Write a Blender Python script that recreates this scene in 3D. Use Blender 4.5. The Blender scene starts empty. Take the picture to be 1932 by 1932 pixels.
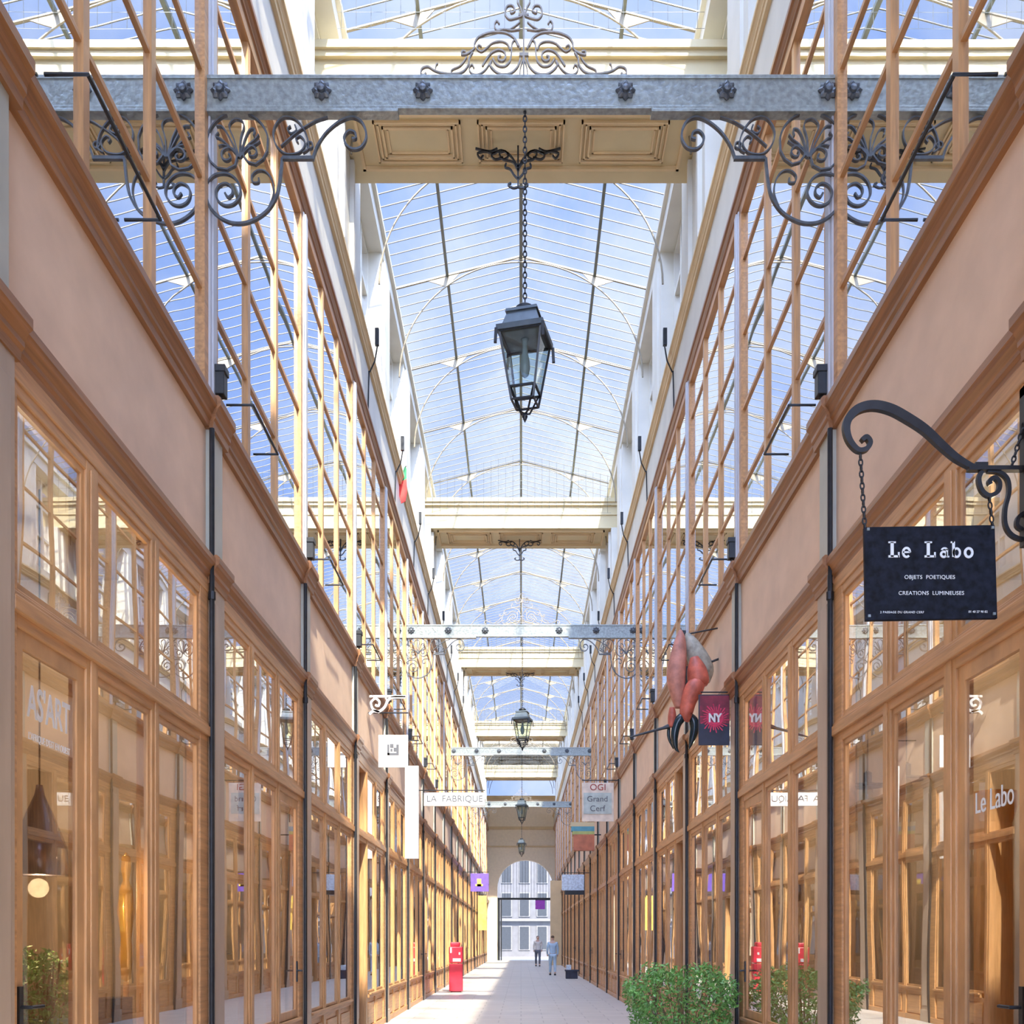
import bpy, bmesh, math, random
from mathutils import Vector, Matrix
random.seed(7)
C = bpy.context.scene.collection
SC = bpy.context.scene
PI = math.pi
CAMZ = 1.44            # eye height; heights below are world metres

# ---------------------------------------------------------------- camera
cd = bpy.data.cameras.new('camera'); cam = bpy.data.objects.new('camera', cd); C.objects.link(cam)
cam.location = (0, 0, CAMZ); cam.rotation_euler = (PI/2, 0, 0)
cd.sensor_width = 36; cd.sensor_height = 36; cd.lens = 36.0
cd.shift_x = -17/1932; cd.shift_y = 809/1932; cd.clip_end = 600; cd.clip_start = .05
SC.camera = cam
# ---------------------------------------------------------------- exposure, sky, sun
SC.view_settings.view_transform = 'Standard'; SC.view_settings.look = 'None'
SC.view_settings.gamma = 1; SC.view_settings.use_curve_mapping = False
SC.view_settings.exposure = 0.52
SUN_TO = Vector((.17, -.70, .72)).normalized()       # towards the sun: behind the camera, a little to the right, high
w = bpy.data.worlds.new('sky'); SC.world = w; w.use_nodes = True
nt = w.node_tree; nt.nodes.clear()
def N(t, **k):
    n = nt.nodes.new(t)
    for a, b in k.items(): setattr(n, a, b)
    return n
tc = N('ShaderNodeTexCoord')
noi = N('ShaderNodeTexNoise'); noi.inputs['Scale'].default_value = 3.2; noi.inputs['Detail'].default_value = 6; noi.inputs['Roughness'].default_value = .55
rmp = N('ShaderNodeValToRGB'); rmp.color_ramp.elements[0].position = .43; rmp.color_ramp.elements[1].position = .68
rmp.color_ramp.elements[0].color = (.30, .44, .84, 1); rmp.color_ramp.elements[1].color = (.80, .84, .92, 1)
nt.links.new(tc.outputs['Generated'], noi.inputs['Vector']); nt.links.new(noi.outputs['Fac'], rmp.inputs['Fac'])
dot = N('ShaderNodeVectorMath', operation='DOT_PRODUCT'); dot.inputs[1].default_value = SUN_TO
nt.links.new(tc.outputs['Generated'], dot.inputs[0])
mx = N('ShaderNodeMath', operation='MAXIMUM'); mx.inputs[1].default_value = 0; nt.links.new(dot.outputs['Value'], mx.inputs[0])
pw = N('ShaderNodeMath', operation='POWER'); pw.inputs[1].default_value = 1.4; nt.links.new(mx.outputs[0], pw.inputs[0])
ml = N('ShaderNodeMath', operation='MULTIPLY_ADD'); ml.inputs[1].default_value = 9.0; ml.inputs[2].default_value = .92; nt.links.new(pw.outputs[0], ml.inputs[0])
bg = N('ShaderNodeBackground'); out = N('ShaderNodeOutputWorld')
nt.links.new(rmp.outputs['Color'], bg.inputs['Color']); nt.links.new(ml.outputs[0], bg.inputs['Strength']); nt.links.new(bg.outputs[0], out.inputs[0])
sl = bpy.data.lights.new('sun', 'SUN'); sun = bpy.data.objects.new('sun', sl); C.objects.link(sun)
sl.energy = 9.5; sl.angle = math.radians(1.2); sl.color = (1, .88, .70)
sun.rotation_euler = SUN_TO.to_track_quat('Z', 'Y').to_euler(); sun.location = (4, -10, 30)
SC.cycles.max_bounces = 12; SC.cycles.diffuse_bounces = 6; SC.cycles.glossy_bounces = 5; SC.cycles.transparent_max_bounces = 24

# ---------------------------------------------------------------- materials
def mat(name, col, rough=.6, metal=0, var=.12, scale=6, stretch=(1, 1, 1), bump=0, emit=0, spec=.5):
    m = bpy.data.materials.new(name); m.use_nodes = True
    t = m.node_tree; b = t.nodes['Principled BSDF']
    b.inputs['Roughness'].default_value = rough; b.inputs['Metallic'].default_value = metal
    b.inputs['Specular IOR Level'].default_value = spec
    tcn = t.nodes.new('ShaderNodeTexCoord'); mp = t.nodes.new('ShaderNodeMapping'); mp.inputs['Scale'].default_value = stretch
    n = t.nodes.new('ShaderNodeTexNoise'); n.inputs['Scale'].default_value = scale; n.inputs['Detail'].default_value = 5
    r = t.nodes.new('ShaderNodeValToRGB'); r.color_ramp.elements[0].position = .3; r.color_ramp.elements[1].position = .7
    r.color_ramp.elements[0].color = [c*(1-var) for c in col]+[1]; r.color_ramp.elements[1].color = [min(1, c*(1+var)) for c in col]+[1]
    L = t.links.new
    L(tcn.outputs['Object'], mp.inputs[0]); L(mp.outputs[0], n.inputs['Vector']); L(n.outputs['Fac'], r.inputs[0]); L(r.outputs[0], b.inputs['Base Color'])
    if bump:
        bp = t.nodes.new('ShaderNodeBump'); bp.inputs['Strength'].default_value = bump; bp.inputs['Distance'].default_value = .01
        L(n.outputs['Fac'], bp.inputs['Height']); L(bp.outputs[0], b.inputs['Normal'])
    if emit:
        b.inputs['Emission Color'].default_value = list(col)+[1]; b.inputs['Emission Strength'].default_value = emit
    return m
M = {}
M['wood'] = mat('oiled oak', (.57, .315, .135), .38, var=.22, scale=5, stretch=(8, 1, .6), bump=.1)
M['wood_v'] = mat('oiled oak rail', (.55, .295, .125), .38, var=.22, scale=5, stretch=(6, .5, 8), bump=.1)
M['cornice'] = mat('dark oak cornice', (.30, .135, .052), .35, var=.25, scale=4, stretch=(10, .4, 12), bump=.1)
M['plaster'] = mat('pink plaster', (.77, .575, .42), .75, var=.06, scale=3, stretch=(1, 1, 1.4), bump=.25)
M['grey'] = mat('grey green paint', (.47, .49, .43), .45, var=.08, scale=3)
M['cream'] = mat('cream paint', (.60, .50, .29), .6, var=.05, scale=2)
M['cream_w'] = mat('white paint', (.62, .60, .52), .6, var=.06, scale=2)
M['ochre'] = mat('ochre reveal', (.66, .50, .28), .65, var=.08, scale=2)
M['iron'] = mat('grey painted iron', (.30, .335, .32), .32, .35, var=.25, scale=25, bump=.5)
M['black'] = mat('black iron', (.014, .017, .021), .42, .1, var=.3, scale=20)
M['dkiron'] = mat('dark iron scroll', (.10, .115, .13), .38, .3, var=.3, scale=20)
M['bar'] = mat('painted roof bar', (.13, .125, .10), .5, var=.1)
M['dkbar'] = mat('dark roof bar', (.13, .14, .12), .5, var=.1)
M['white'] = mat('white enamel', (.74, .74, .73), .45, var=.03)
M['room'] = mat('shop interior wall', (.42, .33, .23), .8, var=.25, scale=1.5)
M['roomg'] = mat('upper interior', (.42, .38, .31), .8, var=.15, scale=1.5)
M['leaf'] = mat('green leaves', (.17, .40, .10), .45, var=.5, scale=14)
M['leaf2'] = mat('grey green leaves', (.20, .30, .17), .5, var=.4, scale=14)
M['bulb'] = mat('lit filament bulb', (1, .78, .45), .3, emit=6, var=.01)
def glass(name, gain, add, tint, rough=0.0, wob=0, powr=3.0):
    m = bpy.data.materials.new(name); m.use_nodes = True; t = m.node_tree; t.nodes.clear(); L = t.links.new
    o = t.nodes.new('ShaderNodeOutputMaterial'); mi = t.nodes.new('ShaderNodeMixShader')
    tr = t.nodes.new('ShaderNodeBsdfTransparent'); tr.inputs[0].default_value = tint
    g = t.nodes.new('ShaderNodeBsdfGlossy'); g.inputs['Roughness'].default_value = rough; g.inputs['Color'].default_value = (.97, .98, 1, 1)
    lw = t.nodes.new('ShaderNodeLayerWeight'); f = t.nodes.new('ShaderNodeMath'); f.operation = 'POWER'; f.inputs[1].default_value = powr; L(lw.outputs['Facing'], f.inputs[0]); lw.inputs[0].default_value = .5
    ma = t.nodes.new('ShaderNodeMath'); ma.operation = 'MULTIPLY_ADD'; ma.inputs[1].default_value = gain; ma.inputs[2].default_value = add; ma.use_clamp = True
    L(f.outputs[0], ma.inputs[0]); L(ma.outputs[0], mi.inputs[0]); L(tr.outputs[0], mi.inputs[1]); L(g.outputs[0], mi.inputs[2]); L(mi.outputs[0], o.inputs[0])
    if wob:
        tcn = t.nodes.new('ShaderNodeTexCoord'); n = t.nodes.new('ShaderNodeTexNoise'); n.inputs['Scale'].default_value = .8; n.inputs['Detail'].default_value = 1
        bp = t.nodes.new('ShaderNodeBump'); bp.inputs['Strength'].default_value = wob; bp.inputs['Distance'].default_value = .02
        L(tcn.outputs['Object'], n.inputs['Vector']); L(n.outputs['Fac'], bp.inputs['Height']); L(bp.outputs[0], g.inputs['Normal'])
    return m
M['glass'] = glass('shop glass', 1.05, .08, (.96, .97, .95, 1), wob=.14)
M['glass_up'] = glass('upper glass', .85, .36, (.95, .97, .97, 1), powr=2.0, wob=.06)
M['glass_roof'] = glass('roof glass', .25, .0, (.93, .96, .99, 1))
M['glass_lamp'] = glass('lantern glass', .6, .05, (.72, .80, .78, 1))

# ---------------------------------------------------------------- helpers
class MB:
    def __init__(s): s.v = []; s.f = []
    def box(s, x0, x1, y0, y1, z0, z1):
        x0, x1 = sorted((x0, x1)); y0, y1 = sorted((y0, y1)); z0, z1 = sorted((z0, z1)); b = len(s.v)
        s.v += [(x0, y0, z0), (x1, y0, z0), (x1, y1, z0), (x0, y1, z0), (x0, y0, z1), (x1, y0, z1), (x1, y1, z1), (x0, y1, z1)]
        s.f += [tuple(b+i for i in q) for q in ((0, 3, 2, 1), (4, 5, 6, 7), (0, 1, 5, 4), (1, 2, 6, 5), (2, 3, 7, 6), (3, 0, 4, 7))]
        return s
    def prism_y(s, prof, y0, y1):             # closed polygon of (x,z) drawn out along Y
        b = len(s.v); n = len(prof)
        s.v += [(x, y0, z) for x, z in prof]+[(x, y1, z) for x, z in prof]
        s.f += [(b+i, b+(i+1) % n, b+n+(i+1) % n, b+n+i) for i in range(n)]
        s.f += [tuple(range(b, b+n))[::-1], tuple(range(b+n, b+2*n))]; return s
    def tube(s, pts, r, n=6, closed=False):
        P = [Vector(p) for p in pts]; m = len(P); b = len(s.v); up = None
        rr = r if isinstance(r, (list, tuple)) else [r]*m
        for i, p in enumerate(P):
            if closed: d = P[(i+1) % m]-P[i-1]
            else: d = P[min(i+1, m-1)]-P[max(i-1, 0)]
            d = d.normalized() if d.length > 1e-9 else Vector((0, 0, 1))
            if up is None: up = Vector((0, 0, 1)) if abs(d.z) < .9 else Vector((1, 0, 0))
            a = d.cross(up); a = a.normalized() if a.length > 1e-5 else d.orthogonal().normalized(); c = a.cross(d).normalized(); up = c
            for k in range(n):
                t = 2*PI*k/n+PI/n; q = p+rr[i]*(a*math.cos(t)+c*math.sin(t)); s.v.append(tuple(q))
        for i in range(m if closed else m-1):
            j = (i+1) % m
            for k in range(n): s.f.append((b+i*n+k, b+i*n+(k+1) % n, b+j*n+(k+1) % n, b+j*n+k))
        if not closed: s.f += [tuple(b+k for k in range(n))[::-1], tuple(b+(m-1)*n+k for k in range(n))]
        return s
    def lathe(s, prof, n=16, o=(0, 0, 0)):    # (r,z) profile about Z
        b = len(s.v); m = len(prof)
        for r, z in prof:
            for k in range(n): s.v.append((o[0]+r*math.cos(2*PI*k/n), o[1]+r*math.sin(2*PI*k/n), o[2]+z))
        for i in range(m-1):
            for k in range(n): s.f.append((b+i*n+k, b+i*n+(k+1) % n, b+(i+1)*n+(k+1) % n, b+(i+1)*n+k))
        s.f += [tuple(b+k for k in range(n))[::-1], tuple(b+(m-1)*n+k for k in range(n))]
        return s
    def ribbon(s, pts, t, d, y):              # flat bar following (x,z) points, d deep in Y; t may taper
        m = len(pts); b = len(s.v); tt = t if isinstance(t, (list, tuple)) else [t]*m
        for i, (x, z) in enumerate(pts):
            x2, z2 = pts[min(i+1, m-1)]; x1, z1 = pts[max(i-1, 0)]; dx, dz = x2-x1, z2-z1; l = math.hypot(dx, dz) or 1
            nx, nz = -dz/l*tt[i]/2, dx/l*tt[i]/2
            s.v += [(x+nx, y-d/2, z+nz), (x-nx, y-d/2, z-nz), (x-nx, y+d/2, z-nz), (x+nx, y+d/2, z+nz)]
        for i in range(m-1):
            for k in range(4): s.f.append((b+i*4+k, b+i*4+(k+1) % 4, b+i*4+4+(k+1) % 4, b+i*4+4+k))
        s.f += [(b, b+3, b+2, b+1), (b+m*4-4, b+m*4-3, b+m*4-2, b+m*4-1)]; return s
    def frustum(s, cx, cy, z0, hw0, z1, hw1, rot=0):
        b = len(s.v)
        for z, h in ((z0, hw0), (z1, hw1)):
            for k in range(4):
                a = PI/4+k*PI/2+rot; s.v.append((cx+h*1.41421*math.cos(a), cy+h*1.41421*math.sin(a), z))
        s.f += [(b, b+3, b+2, b+1), (b+4, b+5, b+6, b+7)]+[(b+k, b+(k+1) % 4, b+4+(k+1) % 4, b+4+k) for k in range(4)]; return s
    def build(s, name, m, parent=None, smooth=False, bevel=0):
        me = bpy.data.meshes.new(name)
        o0 = parent.matrix_basis.translation if parent else Vector((0, 0, 0))
        if parent and parent.parent: o0 = Vector((0, 0, 0)); p = parent
        if parent:
            p = parent; o0 = Vector((0, 0, 0))
            while p: o0 = o0+p.location; p = p.parent
        me.from_pydata([(v[0]-o0[0], v[1]-o0[1], v[2]-o0[2]) for v in s.v], [], s.f); me.update()
        bm = bmesh.new(); bm.from_mesh(me); bmesh.ops.recalc_face_normals(bm, faces=bm.faces); bm.to_mesh(me); bm.free()
        if smooth:
            for p in me.polygons: p.use_smooth = True
        me.materials.append(M[m] if isinstance(m, str) else m)
        o = bpy.data.objects.new(name, me); C.objects.link(o); o.parent = parent
        if bevel:
            bv = o.modifiers.new('bevel', 'BEVEL'); bv.width = bevel; bv.segments = 2; bv.limit_method = 'ANGLE'
        return o
def tag(o, label=None, cat=None, group=None, kind=None):
    if label: o['label'] = label
    if cat: o['category'] = cat
    if group: o['group'] = group
    if kind: o['kind'] = kind
    return o
def empty(name, loc=(0, 0, 0), label=None, cat=None, group=None, kind=None):
    o = bpy.data.objects.new(name, None); C.objects.link(o); o.location = loc; o.empty_display_size = .1
    return tag(o, label, cat, group, kind)
def struct(o): o['kind'] = 'structure'; return o
def copy_tree(o, parent=None, name=None):
    c = o.copy(); C.objects.link(c); c.parent = parent
    if name: c.name = name
    for ch in list(o.children): copy_tree(ch, c)
    return c
def text(s, size, mtl, parent, loc, rot, depth=.003, name='lettering', space=1.0, xs=1.0, thick=0, align='CENTER'):
    cu = bpy.data.curves.new(name, 'FONT'); cu.body = s; cu.size = size; cu.extrude = depth; cu.align_x = align; cu.align_y = 'CENTER'; cu.space_character = space; cu.offset = thick
    to = bpy.data.objects.new(name, cu); C.objects.link(to)
    dg = bpy.context.evaluated_depsgraph_get(); dg.update(); me = bpy.data.meshes.new_from_object(to.evaluated_get(dg))
    bpy.data.objects.remove(to)
    me.materials.clear(); me.materials.append(M[mtl] if isinstance(mtl, str) else mtl)
    o = bpy.data.objects.new(name, me); C.objects.link(o); o.parent = parent; o.rotation_euler = rot; o.scale = (xs, 1, 1)
    p = parent; o0 = Vector((0, 0, 0))
    while p: o0 = o0+p.location; p = p.parent
    o.location = Vector(loc)-o0
    return o
def spiral(cx, cy, r0, r1, a0, a1, n=28):
    out = []
    for i in range(n+1):
        t = i/n; a = math.radians(a0+(a1-a0)*t); r = r0+(r1-r0)*t; out.append((cx+r*math.cos(a), cy+r*math.sin(a)))
    return out
def smooth_path(pts, k=6):
    out = []; n = len(pts)
    for i in range(n-1):
        p0, p1, p2, p3 = pts[max(i-1, 0)], pts[i], pts[i+1], pts[min(i+2, n-1)]
        for j in range(k):
            t = j/k
            out.append(tuple(.5*((2*p1[d])+(-p0[d]+p2[d])*t+(2*p0[d]-5*p1[d]+4*p2[d]-p3[d])*t*t+(-p0[d]+3*p1[d]-3*p2[d]+p3[d])*t**3) for d in range(len(p1))))
    out.append(pts[-1]); return out
ORD = ['nearest', 'second', 'third', 'fourth', 'fifth', 'sixth', 'seventh', 'eighth', 'ninth', 'tenth', 'eleventh', 'twelfth', 'thirteenth', 'fourteenth', 'fifteenth']

# ---------------------------------------------------------------- setting
D = 3.4; Y0 = 4.46; NB = 21; YEND = 75.0; W = 2.4
YK = [Y0+D*k for k in range(-4, NB)]           # pilaster near edges
YK = [y for y in YK if y < YEND-3]
# floor: pale stone slabs with joints
def floor_mat():
    m = mat('pale stone paving', (.55, .51, .45), .42, var=.10, scale=2); t = m.node_tree; b = t.nodes['Principled BSDF']
    br = t.nodes.new('ShaderNodeTexBrick'); br.inputs['Scale'].default_value = 1; br.inputs['Mortar Size'].default_value = .012
    br.inputs['Brick Width'].default_value = .8; br.inputs['Row Height'].default_value = .5; br.inputs['Color1'].default_value = (.60, .56, .50, 1); br.inputs['Color2'].default_value = (.50, .47, .41, 1); br.inputs['Mortar'].default_value = (.27, .25, .22, 1)
    tcn = t.nodes.new('ShaderNodeTexCoord'); t.links.new(tcn.outputs['Object'], br.inputs['Vector'])
    mxn = t.nodes.new('ShaderNodeMix'); mxn.data_type = 'RGBA'; mxn.inputs[0].default_value = .55
    src = b.inputs['Base Color'].links[0].from_socket
    t.links.new(src, mxn.inputs[6]); t.links.new(br.outputs['Color'], mxn.inputs[7]); t.links.new(mxn.outputs[2], b.inputs['Base Color'])
    return m
M['floor'] = floor_mat()
struct(MB().box(-5.2, 5.2, -12, 110, -.2, 0).build('floor', 'floor'))
def cornice_prof(s, z0, z1, xo, xi=2.5):
    h = z1-z0
    xo += 0; pts = [(xi, z0), (xo+.06, z0), (xo+.055, z0+h*.22), (xo+.04, z0+h*.30), (xo+.04, z0+h*.42), (xo+.02, z0+h*.62), (xo+.008, z0+h*.66), (xo, z0+h*.70), (xo, z0+h*.92), (xo+.02, z1), (xi, z1)]
    return [(s*x, z) for x, z in pts]
tn = 0
for s, side in ((-1, 'left'), (1, 'right')):
    wl = MB()
    for z0, z1 in ((4.38, 5.37),): wl.box(s*2.42, s*2.62, -8, YEND, z0, z1)
    wall = struct(wl.build('wall_'+side, 'plaster'))
    for nm, z0, z1, xo, mt in (('a', 4.18, 4.38, 2.335, 'cornice'), ('b', 5.37, 5.60, 2.325, 'cornice'), ('c', 9.46, 9.66, 2.35, 'cornice'), ('d', 10.44, 10.62, 2.30, 'ochre')):
        tn += 1; o = MB().prism_y(cornice_prof(s, z0, z1, xo), -8, YEND)
        if nm in 'ab':
            for y in YK: o.prism_y(cornice_prof(s, z0-.005, z1+.012, xo-.03), y-.03, y+.38)
        struct(o.build('trim_%d' % tn, mt))
    tn += 1; struct(MB().box(s*2.40, s*2.56, -8, YEND, 9.66, 10.44).build('trim_%d' % tn, 'cream_w'))
    # upper wall with pilasters and recessed bays
    uw = MB().box(s*2.75, s*2.95, -8, YEND, 10.62, 13.7)
    struct(uw.build('wall_%s_upper' % side, 'ochre'))
    up = MB()
    for y in YK: up.box(s*2.42, s*2.76, y-.35, y+.75, 10.62, 13.35); up.box(s*2.38, s*2.5, y-.12, y+.5, 10.62, 13.35)
    up.box(s*2.40, s*2.8, -8, YEND, 13.35, 13.72); up.box(s*2.34, s*2.8, -8, YEND, 13.60, 13.68)
    for y in YK: up.box(s*2.55, s*2.76, y+.75, y+3.05, 10.62, 10.95)
    tn += 1; struct(up.build('trim_%d' % tn, 'cream_w'))
    # rooms behind the glass
    rm = MB()
    rm.box(s*5.0, s*5.15, -8, YEND, 0, 9.7); rm.box(s*2.62, s*5.0, -8, YEND, 4.25, 4.35); rm.box(s*2.62, s*5.0, -8, YEND, 9.5, 9.7); rm.box(s*2.62, s*5.0, -8, YEND, 5.0, 5.3)
    for y in YK: rm.box(s*2.62, s*5.0, y+.12, y+.24, 0, 9.6)
    struct(rm.build('wall_%s_rooms' % side, 'room'))

# shop windows, bay by bay
def shop_proto(s, variant='win'):
    """origin at the bay's near end on the floor; 3.05 m long in +Y"""
    root = empty('window_1', (s*2.45, 0, 0)); struct(root)
    X = lambda a: s*a
    fr = MB(); ranges = [(.06, .84), (1.0, 1.84), (1.98, 2.84)]
    solid = [(0, .06), (2.84, 3.05)]
    z_s, z_t0, z_t1, z_h = .62, 2.94, 3.12, 4.04
    for a, b in solid: fr.box(X(2.395), X(2.50), a, b, 0, 4.2)
    fr.box(X(2.40), X(2.50), .06, 2.84, z_h, 4.2); fr.box(X(2.39), X(2.42), .0, 3.05, z_h+.06, 4.2)
    fr.box(X(2.398), X(2.50), .06, 2.84, z_t0, z_t1); fr.box(X(2.372), X(2.42), .0, 3.05, z_t0+.06, z_t1-.045); fr.box(X(2.385), X(2.42), 0, 3.05, z_t1-.045, z_t1-.02)
    y_lo = .06
    if variant == 'passage': y_lo = 1.14
    fr.box(X(2.39), X(2.50), y_lo, 2.84, z_s-.08, z_s); fr.box(X(2.36), X(2.42), y_lo, 2.84, z_s-.03, z_s)
    fr.build('frame', 'wood_v', root, bevel=.006)
    for i, (a, b) in enumerate(((.84, 1.0), (1.84, 1.98))):
        mu = MB().box(X(2.397), X(2.50), a, b, .0, 4.1).box(X(2.388), X(2.40), a+.045, b-.045, .6, 4.06); mu.build('mullion', 'wood', root, bevel=.006)
    for i, (a, b) in enumerate(ranges):
        if variant == 'passage' and i == 0: continue
        sash = MB()
        for z0, z1 in ((z_s, z_t0), (z_t1, z_h)):
            t = .035
            if variant.startswith('door') and i == int(variant[-1]) and z0 == z_s: t = .085
            sash.box(X(2.412), X(2.44), a, a+t, z0, z1).box(X(2.412), X(2.44), b-t, b, z0, z1).box(X(2.412), X(2.44), a, b, z0, z0+t).box(X(2.412), X(2.44), a, b, z1-t, z1)
        sh = sash.build('sash', 'wood', root)
        MB().box(X(2.424), X(2.426), a+.02, b-.02, z_s+.02, z_t0-.02).build('pane', 'glass', sh)
        MB().box(X(2.424), X(2.426), a+.02, b-.02, z_t1+.02, z_h-.02).build('transom_pane', 'glass', sh)
    pb = MB()
    for i, (a, b) in enumerate(ranges):
        if variant == 'passage' and i == 0: continue
        pb.box(X(2.42), X(2.50), a, b, 0, z_s-.08); pb.box(X(2.40), X(2.44), a+.08, b-.08, .12, .46)
    pb.box(X(2.375), X(2.46), 1.14 if variant == 'passage' else 0, 3.05, 0, .1)
    pb.build('base_panel', 'wood_v', root, bevel=.006)
    if variant == 'passage':
        j = MB().box(X(2.5), X(4.6), -.02, .04, 0, 4.1).box(X(2.5), X(4.6), .86, .92, 0, 4.1)
        j.build('door_lining', 'wood', root)
    if variant.startswith('door'):
        i = int(variant[-1]); a, b = ranges[i]; yy = a+.05 if i == 0 else b-.05
        MB().box(X(2.40), X(2.43), yy-.02, yy+.02, 1.0, 1.22).tube([(X(2.40), yy, 1.12), (X(2.35), yy, 1.12), (X(2.34), yy+(.1 if i == 0 else -.1), 1.12)], .009).build('door_handle', 'black', root)
    return root
def upper_proto(s):
    root = empty('window_1', (s*2.45, 0, 5.6)); struct(root)
    X = lambda a: s*a
    fr = MB(); z0, z1 = 5.6, 9.46
    fr.box(X(2.40), X(2.50), 0, .05, z0, z1).box(X(2.40), X(2.50), 3.11, 3.2, z0, z1).box(X(2.40), X(2.50), 0, 3.2, z0, z0+.07).box(X(2.40), X(2.50), 0, 3.2, z1-.08, z1)
    fr.build('frame', 'wood_v', root)
    edges = [0.05, .98, 2.0, 3.11]
    for a in (1.02, 2.06): MB().box(X(2.41), X(2.50), a-.04, a+.04, z0, z1).build('mullion', 'wood', root)
    bars = MB()
    for h in (4.97, 5.81, 6.63, 7.45): bars.box(X(2.42), X(2.46), .05, 3.11, h+1.44-.018, h+1.44+.018)
    bars.build('glazing_bar', 'wood_v', root)
    MB().box(X(2.438), X(2.440), .03, 3.13, z0+.03, z1-.03).build('pane', 'glass_up', root)
    MB().box(X(2.49), X(2.53), .45, .75, z0+.1, z1-.1).box(X(2.49), X(2.53), 1.35, 1.6, z0+.1, z1-.1).build('curtain', 'roomg', root)
    return root
def top_proto(s):
    root = empty('window_1', (s*2.7, 0, 10.95)); struct(root); X = lambda a: s*a
    fr = MB(); z0, z1 = 10.95, 13.35
    for a in (0, .74, 1.5, 2.22): fr.box(X(2.64), X(2.74), a, a+.08, z0, z1)
    for z in (z0, z0+.8, z0+1.6, z1-.08): fr.box(X(2.65), X(2.74), 0, 2.3, z, z+.07)
    fr.build('frame', 'cream_w', root)
    MB().box(X(2.70), X(2.705), 0, 2.3, z0, z1).build('pane', 'glass_up', root)
    return root
wn = 0
def grey_room():
    pass
protos = {}
def put(key, fn, y):
    global wn
    wn += 1
    if key not in protos: r = fn(); protos[key] = r; r.location.y = y; r.name = 'window_%d' % wn; return r
    r = copy_tree(protos[key]); r.location.y = y; r.name = 'window_%d' % wn; return r
for k, y in enumerate(YK):
    kk = k-4                                   # 0 = bay running from the pilaster at the picture's edge
    for s in (-1, 1):
        v = 'win'
        if kk in (3, 9, 15): v = 'passage'
        elif kk == 0 or kk in (6, 12): v = 'door0'
        elif kk in (1, 5, 8, 11): v = 'door2'
        put(('shop', s, v), lambda: shop_proto(s, v), y+.35)
        put(('up', s), lambda: upper_proto(s), y+.2)
        put(('top', s), lambda: top_proto(s), y+.75)
# pilasters
def pilaster(s):
    r = empty('pilaster', (s*2.4, 0, 0)); struct(r); X = lambda a: s*a
    MB().box(X(2.375), X(2.5), 0, .35, 0, 4.18).box(X(2.362), X(2.38), .06, .29, .3, 4.05).box(X(2.35), X(2.5), -.01, .36, 0, .22).build('lower_shaft', 'pil_low', r, bevel=.008)
    MB().box(X(2.378), X(2.5), 0, .30, 4.38, 5.37).build('middle_shaft', 'grey', r, bevel=.006)
    MB().box(X(2.385), X(2.5), 0, .17, 5.6, 9.46).box(X(2.37), X(2.4), .04, .13, 5.6, 9.46).build('upper_shaft', 'lav', r, bevel=.006)
    MB().tube([(X(2.365), -.022, .0), (X(2.365), -.022, 5.36)], .02, 8).lathe([(.0, 0), (.028, 0), (.028, .06), (0, .06)], 8, (X(2.365), -.022, 4.05)).build('edge_tube', 'black', r)  # black tube along the pilaster's near edge
    return r
M['pil_low'] = mat('brown grey painted timber', (.46, .36, .27), .4, var=.12, scale=3, stretch=(2, 2, .5))
M['lav'] = mat('pale grey painted steel', (.52, .54, .58), .4, var=.06, scale=3)
for s in (-1, 1):
    p0 = None
    for k, y in enumerate(YK):
        p = pilaster(s) if p0 is None else copy_tree(p0)
        p0 = p0 or p; p.location.y = y

# transverse bridges with coffered soffits
BY = [13.25+13.6*i for i in range(-1, 5)]
def bridge(y):
    r = empty('ceiling_bridge', (0, y, 12.24)); struct(r)
    b = MB().box(-2.75, 2.75, y, y+1.35, 12.24, 13.0).box(-2.75, 2.75, y-.10, y, 12.92, 13.02).box(-2.75, 2.75, y-.06, y, 12.84, 12.92).box(-2.75, 2.75, y-.03, y+.02, 12.60, 12.66).box(-2.75, 2.75, y-.05, y+.01, 12.24, 12.32)
    b.build('beam', 'cream', r)
    c = MB()
    c.box(-2.2, 2.2, y+.08, y+.12, 12.19, 12.24).box(-2.2, 2.2, y+1.02, y+1.06, 12.19, 12.24).box(-2.2, -2.16, y+.08, y+1.06, 12.19, 12.24).box(2.16, 2.2, y+.08, y+1.06, 12.19, 12.24)
    for cx in (-1.38, 0, 1.38):
        for g, z in ((0, .045), (.055, .03), (.11, .045), (.17, .02)):
            x0, x1, a, b2 = cx-.58+g, cx+.58-g, y+.22+g*.8, y+.92-g*.8; t = .022
            c.box(x0, x1, a, a+t, 12.24-z, 12.24).box(x0, x1, b2-t, b2, 12.24-z, 12.24).box(x0, x0+t, a, b2, 12.24-z, 12.24).box(x1-t, x1, a, b2, 12.24-z, 12.24)
    c.build('coffer_moulding', 'ochre', r)
    p = MB()
    for s in (-1, 1): p.box(s*2.36, s*2.76, y-.1, y+1.2, 10.62, 12.24); p.box(s*2.30, s*2.4, y+.1, y+.2, 10.62, 12.2); p.box(s*2.30, s*2.4, y+.85, y+.95, 10.62, 12.2)
    p.build('pier', 'cream_w', r)
    return r
for y in BY: bridge(y)

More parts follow.
